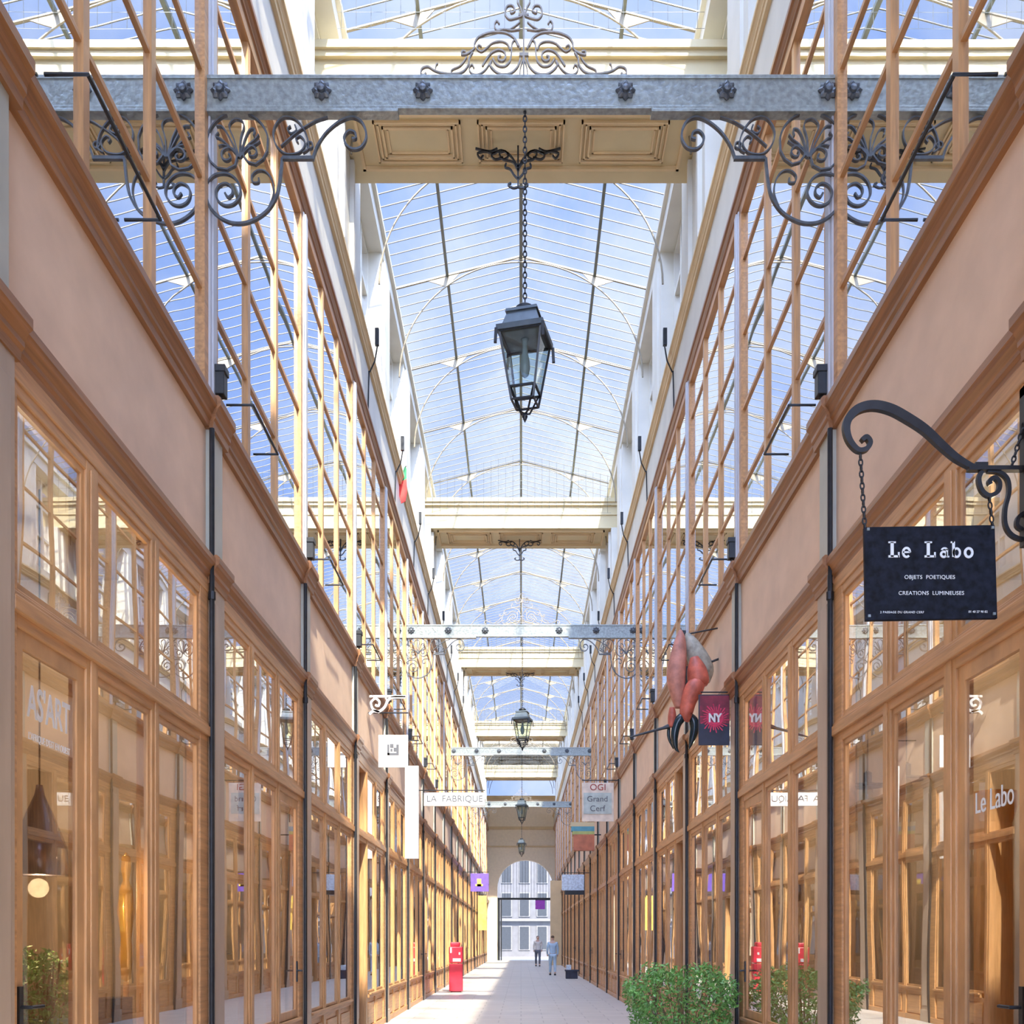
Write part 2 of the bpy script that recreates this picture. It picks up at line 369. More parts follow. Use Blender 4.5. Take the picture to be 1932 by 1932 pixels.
# glass roof
EZ, RZ = 13.66, 14.30
rf = empty('ceiling', (0, 3, EZ)); struct(rf)
for s in (-1, 1):
    m_ = MB(); m_.v = [(s*2.5, 2.6, EZ), (0, 2.6, RZ), (0, YEND, RZ), (s*2.5, YEND, EZ)]; m_.f = [(0, 1, 2, 3)]
    m_.build('pane', 'glass_roof', rf)
gb = MB(); y = 2.7
while y < YEND:
    for s in (-1, 1): gb.tube([(s*2.5, y, EZ-.012), (0, y, RZ-.012)], .011, 4)
    y += .30
gb.build('glazing_bar', 'bar', rf)
gp = MB()
for s in (-1, 1): gp.box(s*1.38-.025, s*1.38+.025, 2.6, YEND, EZ+.22, EZ+.28)
gp.build('purlin', 'dkbar', rf)
MB().box(-.03, .03, 2.6, YEND, RZ-.08, RZ-.02).build('ridge', 'dkbar', rf)
def truss(y):
    t = MB()
    for s in (-1, 1):
        t.tube([(s*2.45, y, EZ-.03), (0, y, RZ-.04)], .022, 6)
        t.tube([(s*x, y, z) for x, z in [(2.28*math.cos(a), 12.0+2.16*math.sin(a)) for a in [PI/2*i/20 for i in range(21)]]], .016, 6)
        # gusset where the arch passes under the purlin
        t.prism_y([(s*1.15, 13.95), (s*1.75, 13.80), (s*1.42, 13.70), (s*1.30, 13.78)], y-.008, y+.008)
    t.prism_y([(-.22, 14.20), (.22, 14.20), (0, 14.27)], y-.008, y+.008)
    return t.build('truss', 'bar2', rf)
M['bar2'] = mat('tan painted truss', (.24, .20, .13), .5, var=.1)
y = 13.75-2.72*4
while y < YEND-1: truss(y); y += 2.72
struct(MB().box(-5.2, 5.2, -8.2, 2.6, 13.7, 14.4).build('sun_blocker_entrance', 'cream'))  # unseen slab added to keep the sun off the near walls
struct(MB().box(-5.2, 5.2, 67.0, 76, 14.35, 14.6).build('sun_blocker_far', 'cream'))  # slab added above the glass to keep the sun off the end wall

# end wall with arch, gate and street behind
M['endcream'] = mat('pale cream end wall', (.80, .68, .50), .7, var=.05)
def arch_wall():
    bm = MB(); R = 2.05; zc = 1.44+3.9; b = 0; x_off = .32
    n = 18; arc = [(x_off+R*math.cos(PI*i/n), zc+R*.98*math.sin(PI*i/n)) for i in range(n+1)]
    top = 12.0
    for y0 in (YEND, YEND+.6):
        pass
    quads = []
    for i in range(n):
        (x0, z0), (x1, z1) = arc[i], arc[i+1]
        bm.prism_y([(x0, z0), (x0, top), (x1, top), (x1, z1)], YEND, YEND+.6)
    bm.box(arc[0][0], 3.4, YEND, YEND+.6, 0, top); bm.box(arc[-1][0], -3.4, YEND, YEND+.6, 0, top)
    return bm
aw = struct(arch_wall().build('wall_end', 'endcream'))
tn += 1; struct(MB().box(-2.5, 2.5, YEND-.12, YEND, 9.6, 9.8).box(-2.5, 2.5, YEND-.15, YEND, 11.8, 12.05).box(-2.5, 2.5, YEND-.08, YEND, 8.3, 8.4).build('trim_%d' % tn, 'ochre'))

exec_late = []
# ---------------------------------------------------------------- iron girders with brackets and cresting
GY = 7.86
def gx(px): return (px-983)/246.0
def gz(py): return CAMZ+(1775-py)/246.0
def P(l): return [(gx(a)-.015, gz(b)) for a, b in l]        # picture-sheet drawing units to metres on the girder's own plane
def bracket_curves():
    c = []
    T = [(391, 216), (391, 432)]; c.append((T, .022))
    # upper rosette ring ending in two volutes
    ring = spiral(452, 262, 60, 60, 128, -0, 4)
    left = spiral(452, 270, 58, 58, -90, -180, 14)+[(394, 285), (400, 304), (414, 317), (432, 320), (447, 312), (451, 298)]+spiral(433, 294, 18, 3, 0, -420, 20)
    c.append((left, .014))
    right = spiral(452, 270, 58, 58, -90, -10, 14)+[(508, 285), (500, 300), (486, 310), (472, 306), (463, 294)]+spiral(478, 288, 15, 3, 180, 600, 20)
    c.append((right, .014))
    # palmette
    for pts in ([(455, 297), (445, 262), (436, 238), (447, 225), (460, 228), (464, 240), (458, 262), (456, 297)],
                [(455, 297), (438, 262), (424, 240), (412, 238)], [(455, 297), (436, 276), (420, 262), (411, 258), (416, 250)], [(455, 297), (440, 280), (426, 274), (416, 276)],
                [(457, 297), (464, 268), (474, 246), (484, 244), (482, 256)], [(457, 297), (470, 276), (484, 264), (492, 254)], [(457, 297), (472, 280), (486, 272), (494, 266)]):
        c.append((smooth_path(pts, 4), .011))
    # lower big volute
    big = [(536, 298), (534, 320), (531, 345), (525, 370), (510, 395), (488, 412), (462, 421), (436, 419), (412, 405), (397, 385), (392, 362)]
    c.append((smooth_path(big, 5), [.022]*51))
    c.append((smooth_path([(392, 370), (394, 348), (406, 332), (424, 327), (442, 332), (455, 348), (457, 368), (446, 384), (430, 388), (416, 380), (411, 364), (417, 351), (430, 346), (441, 354), (442, 366), (434, 372), (428, 364)], 4), .017))
    c.append((smooth_path([(510, 394), (520, 366), (517, 340), (505, 324), (490, 322), (479, 332), (481, 344), (491, 344), (492, 336)], 4), .012))
    # little shelf
    c.append(([(536, 298), (596, 298)], .030))
    # outer reverse curve with volute
    c.append((smooth_path([(594, 298), (602, 276), (616, 254), (632, 238), (650, 226), (668, 221), (684, 228), (693, 244), (694, 262), (684, 278), (668, 281), (656, 272), (653, 258), (662, 247), (673, 250), (675, 260), (668, 262)], 5), .018))
    # middle ring, volute, diagonal
    c.append((smooth_path([(575, 288), (586, 278), (580, 250), (562, 226), (540, 221), (525, 234), (519, 254), (526, 276), (542, 290), (562, 290), (575, 282), (579, 268), (570, 257), (562, 262), (566, 269)], 5), .012))
    c.append((smooth_path([(560, 236), (563, 246), (553, 252), (546, 244), (552, 238)], 4), .012))
    c.append((smooth_path([(534, 276), (560, 253), (582, 238), (600, 228), (622, 221)], 4), .011))
    c.append((spiral(588, 274, 6, 6, 0, 360, 12), .010))
    return c
def crest_curves():
    c = []; o = 988; k = 4.391
    def R(l): return [((a-958)/k+o, b/k) for a, b in l]
    half = [
        ([(985, 480), (1005, 545), (1060, 600), (1130, 615), (1190, 590), (1235, 540), (1225, 500)], .016),
        ([(1300, 545), (1255, 470), (1210, 425), (1160, 410), (1118, 430), (1108, 470), (1130, 500), (1162, 495), (1168, 468), (1145, 460)], .016),
        ([(1005, 380), (1030, 330), (1055, 360), (1060, 440), (1075, 510), (1120, 548), (1180, 535), (1215, 480)], .014),
        ([(1070, 410), (1095, 360), (1150, 340), (1220, 355), (1270, 400), (1310, 425), (1345, 400), (1330, 370), (1308, 384)], .013),
        ([(985, 400), (1030, 320), (1090, 275), (1160, 262), (1250, 270), (1330, 305), (1365, 355), (1370, 400), (1420, 440), (1470, 450), (1465, 420), (1440, 425)], .015),
        ([(1380, 430), (1410, 480), (1415, 530), (1460, 590), (1540, 610), (1640, 600), (1700, 580), (1750, 550), (1800, 565), (1810, 605), (1785, 620), (1768, 600)], .015),
        ([(1225, 500), (1280, 580), (1340, 615), (1390, 605), (1410, 560), (1385, 535), (1370, 560)], .012),
        ([(1430, 470), (1480, 540), (1550, 575), (1560, 605)], .012),
        ([(985, 240), (1060, 250), (1120, 240), (1180, 250), (1200, 205), (1180, 170), (1160, 195)], .012),
        ([(990, 180), (1030, 215), (1080, 245)], .010),
        ([(970, 130), (1030, 150), (1080, 155), (1112, 110), (1095, 50), (1050, 45), (1030, 85), (1060, 105), (1068, 82)], .013),
        ([(968, 120), (985, 60), (1010, 10), (1000, -40), (975, -70)], .012),
        ([(1690, 580), (1685, 540), (1670, 525)], .010),
        ([(958, 470), (985, 560), (990, 615)], .010)]
    for pts, t in half:
        q = smooth_path(R(pts), 4); c.append((q, t)); c.append(([(2*o-x, y) for x, y in q], t))
    c.append((R([(958, 620), (958, -80)]), .018)); c.append((R([(920, 450), (1000, 450)]), .030)); c.append((R([(915, 120), (1000, 120)]), .016))
    return c
M['crest'] = mat('pale grey crest iron', (.34, .31, .26), .4, .2, var=.2, scale=20)
def girder():
    r = empty('iron_girder', (0, GY, 7.8)); y = GY
    b = MB(); b.box(-2.43, 2.47, y-.03, y+.03, gz(208), gz(150)).box(-2.43, 2.47, y-.04, y+.04, gz(154), gz(147))
    b.box(-2.43, 2.47, y-.034, y+.034, gz(209.5), gz(204))
    b.build('beam', 'iron', r, bevel=.004)
    for sgn in (-1, 1):
        x0, x1 = (-2.43, gx(752)) if sgn < 0 else (gx(1228), 2.47)
        MB().box(x0, x1, y-.045, y+.045, gz(217), gz(212)).box(x0, x1, y-.036, y+.036, gz(212), gz(204)).build('splice_plate', 'iron', r, bevel=.004)
    for i in range(7):
        cx = gx(418+190.3*i)
        if i == 3: continue
        ro = MB(); prof = [(.0, 0)]
        n = 16; z = gz(177); base = len(ro.v)
        # eight-petalled flower boss facing along the passage
        rings = [(.066, -.03), (.068, -.045), (.045, -.062), (.030, -.055), (.024, -.075), (.0, -.08)]
        for rad, dy in rings:
            for k in range(32):
                a = 2*PI*k/32; rr = rad*(1+(.13*math.cos(8*a) if rad > .04 else 0)); ro.v.append((cx+rr*math.cos(a), y+dy, z+rr*math.sin(a)))
        for j in range(len(rings)-1):
            for k in range(32): ro.f.append((base+j*32+k, base+j*32+(k+1) % 32, base+(j+1)*32+(k+1) % 32, base+(j+1)*32+k))
        ro.build('rosette', 'dkiron', r)
    cur = bracket_curves()
    for sgn in (-1, 1):
        m_ = MB()
        for pts, t in cur:
            q = [((x if sgn < 0 else -x+.045), z) for x, z in P(pts)]
            m_.ribbon(q, [a*.85 for a in t] if isinstance(t, list) else t*.85, .03, y)
        m_.build('bracket', 'dkiron', r)
    m_ = MB()
    for pts, t in crest_curves(): m_.ribbon([(x+.015, z) for x, z in P(pts)], t*.75, .02, y)
    m_.build('cresting', 'crest', r)
    return r
G0 = girder()
MB_ros = None
gl = ['grey riveted iron girder nearest the camera, with scroll brackets and flower bosses', 'second iron girder from the camera, behind the first lantern', 'third iron girder, smaller with distance, below the second lantern', 'farthest iron girder, faint before the end arch']
for i in range(4):
    g = G0 if i == 0 else copy_tree(G0)
    g.location.y = GY+13.6*i; tag(g, gl[i], 'girder', 'iron girders across the arcade')
# centre boss, only on the farther girders where it is not hidden by the hook
# ---------------------------------------------------------------- lanterns
def chain(mb, p0, p1, link=.045, r=.005):
    p0, p1 = Vector(p0), Vector(p1); L_ = (p1-p0).length; n = max(2, int(L_/(link*.78))); d = (p1-p0)/n; dn = d.normalized()
    a = dn.cross(Vector((0, 1, 0))).normalized(); b2 = dn.cross(a).normalized()
    for i in range(n):
        c = p0+d*(i+.5); s_ = a if i % 2 else b2
        mb.tube([c+dn*(link/2)*math.cos(t)+s_*(link*.26)*math.sin(t) for t in [2*PI*k/10 for k in range(10)]], r, 5, True)
def lantern():
    cx, y = .03, GY; r = empty('hanging_lantern', (cx, y, gz(790)))
    rot = math.radians(-14)
    F = lambda m_, z0, h0, z1, h1: m_.frustum(cx, y, z0, h0, z1, h1, rot)
    zt = gz(570)
    ch = MB(); chain(ch, (cx-.0, y, gz(208)), (cx, y, gz(572)), .05, .0055); ch.tube([(cx, y, gz(196)), (cx, y, gz(212))], .012, 8); ch.build('chain', 'black', r)
    cap = MB().lathe([(.0, 0), (.025, 0), (.045, -.012), (.075, -.035), (.078, -.055), (.05, -.07), (.03, -.075)], 20, (cx, y, gz(573))); cap.lathe([(.06, 0), (.085, -.03), (.12, -.045), (.12, -.05), (0, -.05)], 20, (cx, y, gz(588)))
    cap.build('cap', 'black', r, smooth=False)
    h = MB(); F(h, gz(600), .125, gz(594), .12); F(h, gz(630), .15, gz(600), .112); F(h, gz(640), .182, gz(630), .182); h.build('hood', 'slate', r)
    fr = MB()
    zt, zb, zc, zd = gz(640), gz(738), gz(760), gz(778)
    ht, hb, hc, hd = .160, .100, .086, .03
    def corner(h_, z, k): a = PI/4+k*PI/2+rot; return (cx+h_*1.41421*math.cos(a), y+h_*1.41421*math.sin(a), z)
    for k in range(4):
        fr.tube([corner(ht, zt, k), corner(hb, zb, k), corner(hc, zc, k)], .012, 4)
        for hh, z, t in ((ht, zt, .014), (hb, zb, .011), (hc, zc, .009)): fr.tube([corner(hh, z, k), corner(hh, z, (k+1) % 4)], t, 4)
        fr.tube([corner(hb-.01, zb, k), corner(hd, zd, k), (cx, y, zd-.01)], .008, 4)
        fr.tube([corner(ht+.02, zt+.01, k), corner(ht+.025, zt-.10, k)], .016, 4)
    fr.lathe([(0, 0), (.016, -.01), (.022, -.035), (.012, -.06), (.0, -.085)], 10, (cx, y, zd+.005))
    fr.build('frame', 'black', r)
    gm = MB()
    for k in range(4):
        a, b, c, d = corner(ht-.008, zt, k), corner(ht-.008, zt, (k+1) % 4), corner(hb-.008, zb, (k+1) % 4), corner(hb-.008, zb, k)
        n0 = len(gm.v); gm.v += [a, b, c, d]; gm.f.append((n0, n0+1, n0+2, n0+3))
    gm.build('pane', 'glass_lamp', r)
    bl = MB().lathe([(.0, -.30), (.03, -.27), (.04, -.22), (.036, -.16), (.022, -.10), (.02, -.02), (.03, 0)], 14, (cx, y, zt)); bl.build('bulb', 'frost', r, smooth=True)
    return r
M['slate'] = mat('grey metal hood', (.10, .13, .15), .4, .3, var=.15, scale=12)
M['frost'] = mat('grey frosted bulb', (.25, .32, .34), .25, var=.05)
L0 = lantern()
ll = ['black hanging street lantern nearest the camera, on a chain from the first girder', 'second hanging lantern, small, framed by the cream bridges', 'third hanging lantern, tiny, above the end arch', 'farthest hanging lantern, a few pixels tall, just over the arch opening']
for i in range(4):
    l = L0 if i == 0 else copy_tree(L0)
    l.location.y = GY+13.6*i; tag(l, ll[i], 'lantern', 'lanterns hanging along the centre')

# black wrought ornaments under the bridges
def ornament(y, lab):
    r = empty('wrought_ornament', (-.03, y, 12.2), lab, 'ironwork', 'black wrought ornaments under the bridges')
    def q(l): return [((a-1035)/2.76/135.0-.04, 12.18-(b-750)/2.76/135.0) for a, b in l]
    m_ = MB()
    m_.ribbon(q([(1035, 733), (1035, 940)]), .022, .03, y)
    half = [[(1035, 860), (1060, 815), (1110, 800), (1130, 770), (1100, 760), (1085, 785), (1105, 800)], [(1035, 840), (1075, 780), (1120, 755), (1160, 770), (1200, 760), (1240, 770), (1225, 795), (1210, 780)],
            [(1110, 790), (1150, 800), (1170, 780), (1150, 765)], [(1035, 940), (1060, 945), (1085, 930), (1070, 920)], [(1035, 900), (1055, 880), (1075, 850), (1100, 840), (1095, 820)], [(1140, 745), (1180, 760), (1250, 745)]]
    for h in half:
        s_ = smooth_path(h, 4); m_.ribbon(q(s_), .02, .03, y); m_.ribbon(q([(2070-a, b) for a, b in s_]), .02, .03, y)
    m_.build('scrollwork', 'black', r)
for i in range(4): ornament(BY[i+1]+.65, 'black scrolled iron ornament hanging under the %s cream bridge' % ORD[i])

# pigeon nets over the bridges
for i in range(5):
    y = BY[i+1]-.14; m_ = MB(); z0 = 13.12 if i == 0 else 12.6
    x = -2.3
    while x <= 2.31:
        m_.tube([(x, y, z0), (x, y, 14.17-abs(x)*.26)], .0035+.0012*i, 3); x += .19
    z = z0
    while z < 13.7: m_.tube([(-2.35, y, z), (2.35, y, z)], .003+.001*i, 3); z += .21
    tag(m_.build('wire_net', 'dkbar'), 'thin wire net strung between roof and %s cream bridge' % ORD[i], 'net', 'wire nets over the bridges')
# tie bracket rail above the first bridge
# ---------------------------------------------------------------- spotlights on the cornice and guard rails
def spot(s, y, i):
    lab = 'black box spotlight standing on the %s cornice at the %s pilaster' % ('left' if s < 0 else 'right', ORD[i])
    r = empty('spotlight', (s*2.33, y, 5.6), lab, 'spotlight', 'spotlights on the upper cornices')
    MB().box(s*2.30, s*2.38, y-.03, y+.07, 5.68, 5.90).box(s*2.29, s*2.39, y-.04, y+.08, 5.85, 5.905).build('housing', 'black', r, bevel=.006)
    MB().tube([(s*2.34, y+.02, 5.60), (s*2.34, y+.02, 5.70)], .012).box(s*2.31, s*2.37, y-.02, y+.06, 5.60, 5.612).build('foot', 'black', r)
def rail(s, y0, y1, i):
    r = empty('guard_rail', (s*2.3, y0, 5.75), 'black iron guard bar before the %s upper window of the %s wall' % (ORD[i], 'left' if s < 0 else 'right'), 'rail', 'guard bars of the upper windows')
    MB().tube([(s*2.42, y0, 5.84), (s*2.2, y0, 5.84), (s*2.2, y1, 5.84), (s*2.42, y1, 5.84)], .011, 6).build('bar', 'black', r)
for s in (-1, 1):
    for i in range(9):
        y = Y0+D*i
        if i > 0: spot(s, y+.10, i)
        if i < 7: rail(s, (5.2 if i == 0 else y+.55), (6.25 if i == 0 else y+1.4), i)
# small black cable hooks on the upper ledge
def hook(s, y, i):
    m_ = MB().box(s*2.2, s*2.26, y-.03, y+.03, 10.66, 10.92).tube([(s*2.22, y, 10.68), (s*2.27, y+.05, 10.45), (s*2.36, y+.1, 10.3)], .012)
    m_.tube([(s*2.37, y+.1, 10.32), (s*2.385, y+.1, 9.66)], .012)
    tag(m_.build('ledge_light', 'black'), 'slim black light with cable on the upper %s ledge, %s along the wall' % ('left' if s < 0 else 'right', ORD[i]), 'light', 'slim lights on the upper ledges')
for s in (-1, 1):
    for i in range(8): hook(s, Y0+D*(i+3)+1.2, i)

# ---------------------------------------------------------------- hanging signs
M['signdk'] = mat('dark slate sign', (.008, .011, .020), .6, var=.7, spec=.2, scale=30)
M['letter'] = mat('pale lettering', (.80, .88, .90), .5, var=.02)
M['ink'] = mat('dark grey lettering', (.10, .11, .13), .5, var=.02)
RX = (PI/2, 0, 0)
def labo_sign():
    y = 4.9; k = 1932/4.9
    X = lambda p: (p-983)/k
    Z = lambda p: CAMZ+(1775-p)/k
    r = empty('hanging_sign', (X(1755), y, Z(993)), 'dark slate sign reading Le Labo in pale letters, hanging by two chains at the right', 'sign')
    bd = MB(); bd.prism_y([(X(1629), Z(996)), (X(1875), Z(992)), (X(1880), Z(1168)), (X(1632), Z(1172))], y-.012, y+.012); b = bd.build('board', 'signdk', r, bevel=.003)
    b['label'] = 'dark board with pale lettering'
    sc = MB()
    for px, py in ((1636, 1001), (1870, 998), (1873, 1160), (1638, 1164)): MB().box(X(px)-.006, X(px)+.006, y-.02, y-.012, Z(py)-.006, Z(py)+.006).build('screw', 'frost', r)
    yf = y-.0135
    # serif capitals drawn stroke by stroke, then the lower case
    lt = MB()
    def seg(x0, z0, x1, z1): lt.box(X(x0), X(x1), yf-.003, yf+.001, Z(z0), Z(z1))
    def capL(x):
        seg(x+4, 1025, x+10, 1053); seg(x, 1024, x+14, 1027); seg(x, 1050, x+20, 1054); seg(x+18, 1044, x+21, 1054)
    capL(1674); capL(1742)
    def ring(cx, cz, rx, rz, a0=0, a1=360, t=.0105):
        pts = [(X(cx+rx*math.cos(math.radians(a))), Z(cz-rz*math.sin(math.radians(a)))) for a in [a0+(a1-a0)*i/18 for i in range(19)]]; lt.ribbon(pts, t, .004, yf-.001)
    ring(1708, 1044.5, 6.5, 8.5, -40, 0-360+360+0 if 0 else 320) if 0 else None
    ring(1708, 1044.5, 6.5, 8.5, 0, 315); seg(1701, 1042.5, 1715, 1045.5)
    ring(1778, 1048, 5, 5.0); seg(1782, 1038, 1786, 1053.5); ring(1779.5, 1040.5, 5.2, 4, 0, 170, .008); seg(1785, 1051, 1788.5, 1054)
    seg(1794, 1024, 1799, 1053); seg(1791, 1024, 1797, 1027); ring(1802.5, 1045, 6, 8)
    ring(1825, 1045, 6.8, 8.2, 0, 360, .012)
    lt.build('lettering', 'letter', r)
    text('OBJETS  POETIQUES', .026, 'letter', r, (X(1752), yf, Z(1091)), RX, .001, space=1.05)
    text('CREATIONS  LUMINEUSES', .026, 'letter', r, (X(1755), yf, Z(1121)), RX, .001, space=1.05)
    text('2 PASSAGE DU GRAND CERF', .015, 'letter', r, (X(1700), yf, Z(1157)), RX, .001, space=1.1)
    text('01 40 27 90 82', .015, 'letter', r, (X(1843), yf, Z(1156)), RX, .001, space=1.0)
    c = MB(); chain(c, (X(1623), y, Z(856)), (X(1632), y, Z(1000)), .035, .004); c.build('chain', 'black', r); c = MB(); chain(c, (X(1866), y, Z(935)), (X(1873), y, Z(998)), .035, .004); c.build('chain', 'black', r)
    # the iron arm that carries it
    a = empty('scroll_bracket', (X(1932)+.02, y, Z(885)), 'black wrought iron scroll arm carrying the slate sign', 'bracket')
    arm = smooth_path([(1838, 884), (1822, 876), (1800, 862), (1775, 840), (1745, 812), (1712, 790), (1680, 773), (1648, 766), (1620, 772), (1602, 788), (1596, 808), (1602, 832), (1618, 850), (1634, 848), (1641, 836), (1634, 826), (1625, 832)], 5)
    th = [.022+.022*math.sin(PI*min(1, i/(len(arm)*.75))) for i in range(len(arm))]; th = [max(t, .016) for t in th]
    m_ = MB().ribbon([(X(p), Z(q)) for p, q in arm], th, .03, y); m_.build('arm', 'black', a, bevel=.003)
    m2 = MB().box(X(1826), 2.44, y-.018, y+.018, Z(889), Z(881)).box(X(1838), X(1862), y-.015, y+.015, Z(882), Z(874))
    low = smooth_path([(1852, 889), (1846, 905), (1852, 926), (1866, 936), (1882, 928), (1885, 912), (1876, 902), (1866, 908), (1868, 915)], 4)
    m2.ribbon([(X(p), Z(q)) for p, q in low], .02, .022, y)
    low = smooth_path([(1862, 889), (1885, 892), (1900, 905), (1903, 930), (1896, 960), (1896, 990), (1908, 1010), (1930, 1018), (1950, 1010), (1955, 985), (1940, 968), (1922, 975), (1918, 992), (1928, 1000)], 4)
    m2.ribbon([(X(p), Z(q)) for p, q in low], .018, .022, y)
    m2.build('cross_bar', 'black', a)
    c = MB(); chain(c, (X(1908), y, Z(882)), (X(1948), y, Z(745)), .035, .004); c.build('stay_chain', 'black', a)
    MB().box(2.40, 2.44, y-.03, y+.03, Z(1030), Z(730)).build('wall_plate', 'black', a)
labo_sign()
def sign(name, y, px0, px1, py0, py1, m_, label, txts=(), side=-1, cat='sign', group=None, rod=None, thick=.03):
    k = 1932/y; X = lambda p: (p-983)/k; Z = lambda p: CAMZ+(1775-p)/k
    r = empty(name, ((X(px0)+X(px1))/2, y, Z(py0)), label, cat, group)
    MB().box(X(px0), X(px1), y-thick/2, y+thick/2, Z(py1), Z(py0)).build('board', m_, r, bevel=.004)
    for (t, size, mt, px, py) in txts: text(t, size, mt, r, (X(px), y-thick/2-.006, Z(py)), RX, .001)
    zr = Z(rod) if rod else Z(py0)+.06; xi = X(px0) if side > 0 else X(px1)
    b = MB().tube([(side*2.44, y, zr), (xi, y, zr)], .012, 6)
    for px in (px0+.15*(px1-px0), px1-.15*(px1-px0)): b.tube([(X(px), y, zr), (X(px), y, Z(py0)-.01)], .006, 5)
    b.build('bracket', 'black', r)
    return r, X, Z
sq, X, Z = sign('square_sign', 16.2, 714, 770, 1387, 1448, 'white', 'white square hanging sign with a small grey emblem on the left', rod=1345)
em = MB()
for a, b, c, d in ((731, 1405, 735, 1425), (731, 1421, 748, 1425), (748, 1405, 753, 1425), (736, 1404, 743, 1411), (743, 1411, 748, 1418), (737, 1413, 741, 1418)): em.box(X(a), X(b if 0 else c), 16.18, 16.184, Z(b), Z(d))
em.build('emblem', 'ink', sq)
# white scroll bracket that carries it
r = empty('white_bracket', (-2.4, 16.1, 5.0), 'white painted scroll bracket on the left wall above the square sign', 'bracket')
sc = smooth_path([(697, 1348), (704, 1342), (716, 1342), (726, 1334), (732, 1322), (742, 1316), (765, 1316)], 4); sc2 = smooth_path([(716, 1344), (704, 1338), (700, 1326), (708, 1318), (716, 1324), (714, 1332), (708, 1330)], 4)
k = 1932/16.1; pf = lambda l: [((p-983)/k-.0, CAMZ+(1775-q)/k) for p, q in l]
MB().ribbon(pf(sc), .04, .03, 16.1).ribbon(pf(sc2), .035, .03, 16.1).ribbon(pf([(697, 1314), (766, 1314)]), .035, .03, 16.1).build('scroll', 'white', r)
sign('vertical_banner', 18.9, 764, 790, 1445, 1620, 'white', 'tall narrow white banner hanging beside the left wall', rod=1397, thick=.02)
sign('long_sign', 24.0, 800, 915, 1496, 1521, 'white', 'long white horizontal sign with grey letters projecting from the left wall', [('LA  FABRIQUE', .21, 'ink', 858, 1508)], thick=.10)
M['purple'] = mat('purple sign', (.15, .085, .48), .5, var=.15)
M['yellow'] = mat('yellow paint', (.95, .62, .12), .5, var=.2)
pr, X, Z = sign('purple_sign', 42.0, 888, 922, 1648, 1682, 'purple', 'purple square sign with a yellow mark, far down the left side')
MB().box(X(900), X(908), 41.97, 41.98, Z(1672), Z(1658)).box(X(897), X(911), 41.97, 41.98, Z(1672), Z(1668)).build('emblem', 'yellow', pr)
sign('yellow_banner', 55.0, 902, 918, 1690, 1755, 'yellow', 'yellow and orange banner near the far end of the left wall')
M['pinkish'] = mat('faded pink sign', (.72, .62, .50), .6, var=.15); M['redl'] = mat('dark red lettering', (.35, .04, .03), .5); M['blueg'] = mat('faded blue', (.45, .52, .48), .6, var=.15)
og, X, Z = sign('painted_sign', 25.0, 1098, 1158, 1477, 1550, 'pinkish', 'faded pink and blue painted sign hanging high on the right wall', [('OGI', .22, 'redl', 1128, 1486)], side=1)
MB().box(X(1101), X(1154), 24.975, 24.983, Z(1536), Z(1496)).build('panel', 'blueg', og)
text('Grand', .2, 'ink', og, (X(1127), 24.97, Z(1508)), RX, .001); text('Cerf', .2, 'ink', og, (X(1127), 24.97, Z(1526)), RX, .001)
# striped box sign like stacked books
y = 31.0; k = 1932/y; X = lambda p: (p-983)/k; Z = lambda p: CAMZ+(1775-p)/k
r = empty('striped_sign', (X(1100), y, Z(1552)), 'box sign striped yellow, blue, green and brick red, under the painted sign', 'sign')
cols = [('cream', 1552, 1560), ('teal', 1560, 1569), ('grn', 1569, 1575), ('brick', 1575, 1605)]
M['teal'] = mat('teal', (.10, .32, .38), .5); M['grn'] = mat('olive green', (.40, .45, .15), .5); M['brick'] = mat('brick red', (.50, .17, .09), .6, var=.2)
for i, (mt, a, b) in enumerate(cols): MB().box(X(1076+i*2), X(1121), y-.12, y+.12, Z(b), Z(a)).build('stripe', mt, r)
MB().tube([(2.44, y, Z(1575)), (X(1120), y, Z(1575))], .02).build('bracket', 'black', r)
M['palebl'] = mat('pale blue sign', (.62, .72, .80), .5, var=.25, scale=14)
pb, X, Z = sign('pale_sign', 36.0, 1060, 1102, 1650, 1680, 'palebl', 'pale blue and white sign with a dark foot, far down the right side', side=1)
MB().box(X(1066), X(1102), 35.93, 36.07, Z(1688), Z(1680)).build('foot', 'black', pb)
# dark poster with a red burst
y = 11.62; k = 1932/y; X = lambda p: (p-983)/k; Z = lambda p: CAMZ+(1775-p)/k
M['burst'] = mat('crimson burst', (.65, .03, .10), .5, var=.3, scale=20); M['burst2'] = mat('dark crimson ground', (.20, .012, .035), .5, var=.4, scale=10); M['navy'] = mat('navy ground', (.02, .025, .05), .5, var=.4)
r = empty('burst_sign', (X(1347), y, Z(1312)), 'square dark red sign with a crimson burst and white letters on the right', 'sign')
MB().box(X(1318), X(1376), y-.015, y+.015, Z(1406), Z(1311)).build('board', 'navy', r)
MB().box(X(1320), X(1375), y-.018, y-.015, Z(1366), Z(1313)).build('ground', 'burst2', r)
b = MB()
for i in range(28):
    a = 2*PI*i/28; c_ = (X(1348), Z(1356)); r0, r1 = .09, .135+.03*(i % 2)
    b.ribbon([(c_[0]+r0*math.cos(a), c_[1]+r0*math.sin(a)), (c_[0]+r1*math.cos(a+.12), c_[1]+r1*math.sin(a+.12))], .012, .004, y-.021)
for q, n in ((.085, 30), (.06, 20)): b.ribbon([(X(1348)+q*math.cos(2*PI*i/n), Z(1356)+q*math.sin(2*PI*i/n)) for i in range(n+1)], .022, .004, y-.021)
b.build('burst', 'burst', r)
text('NY', .13, 'white', r, (X(1348), y-.026, Z(1356)), RX, .001, xs=.8, thick=.006)
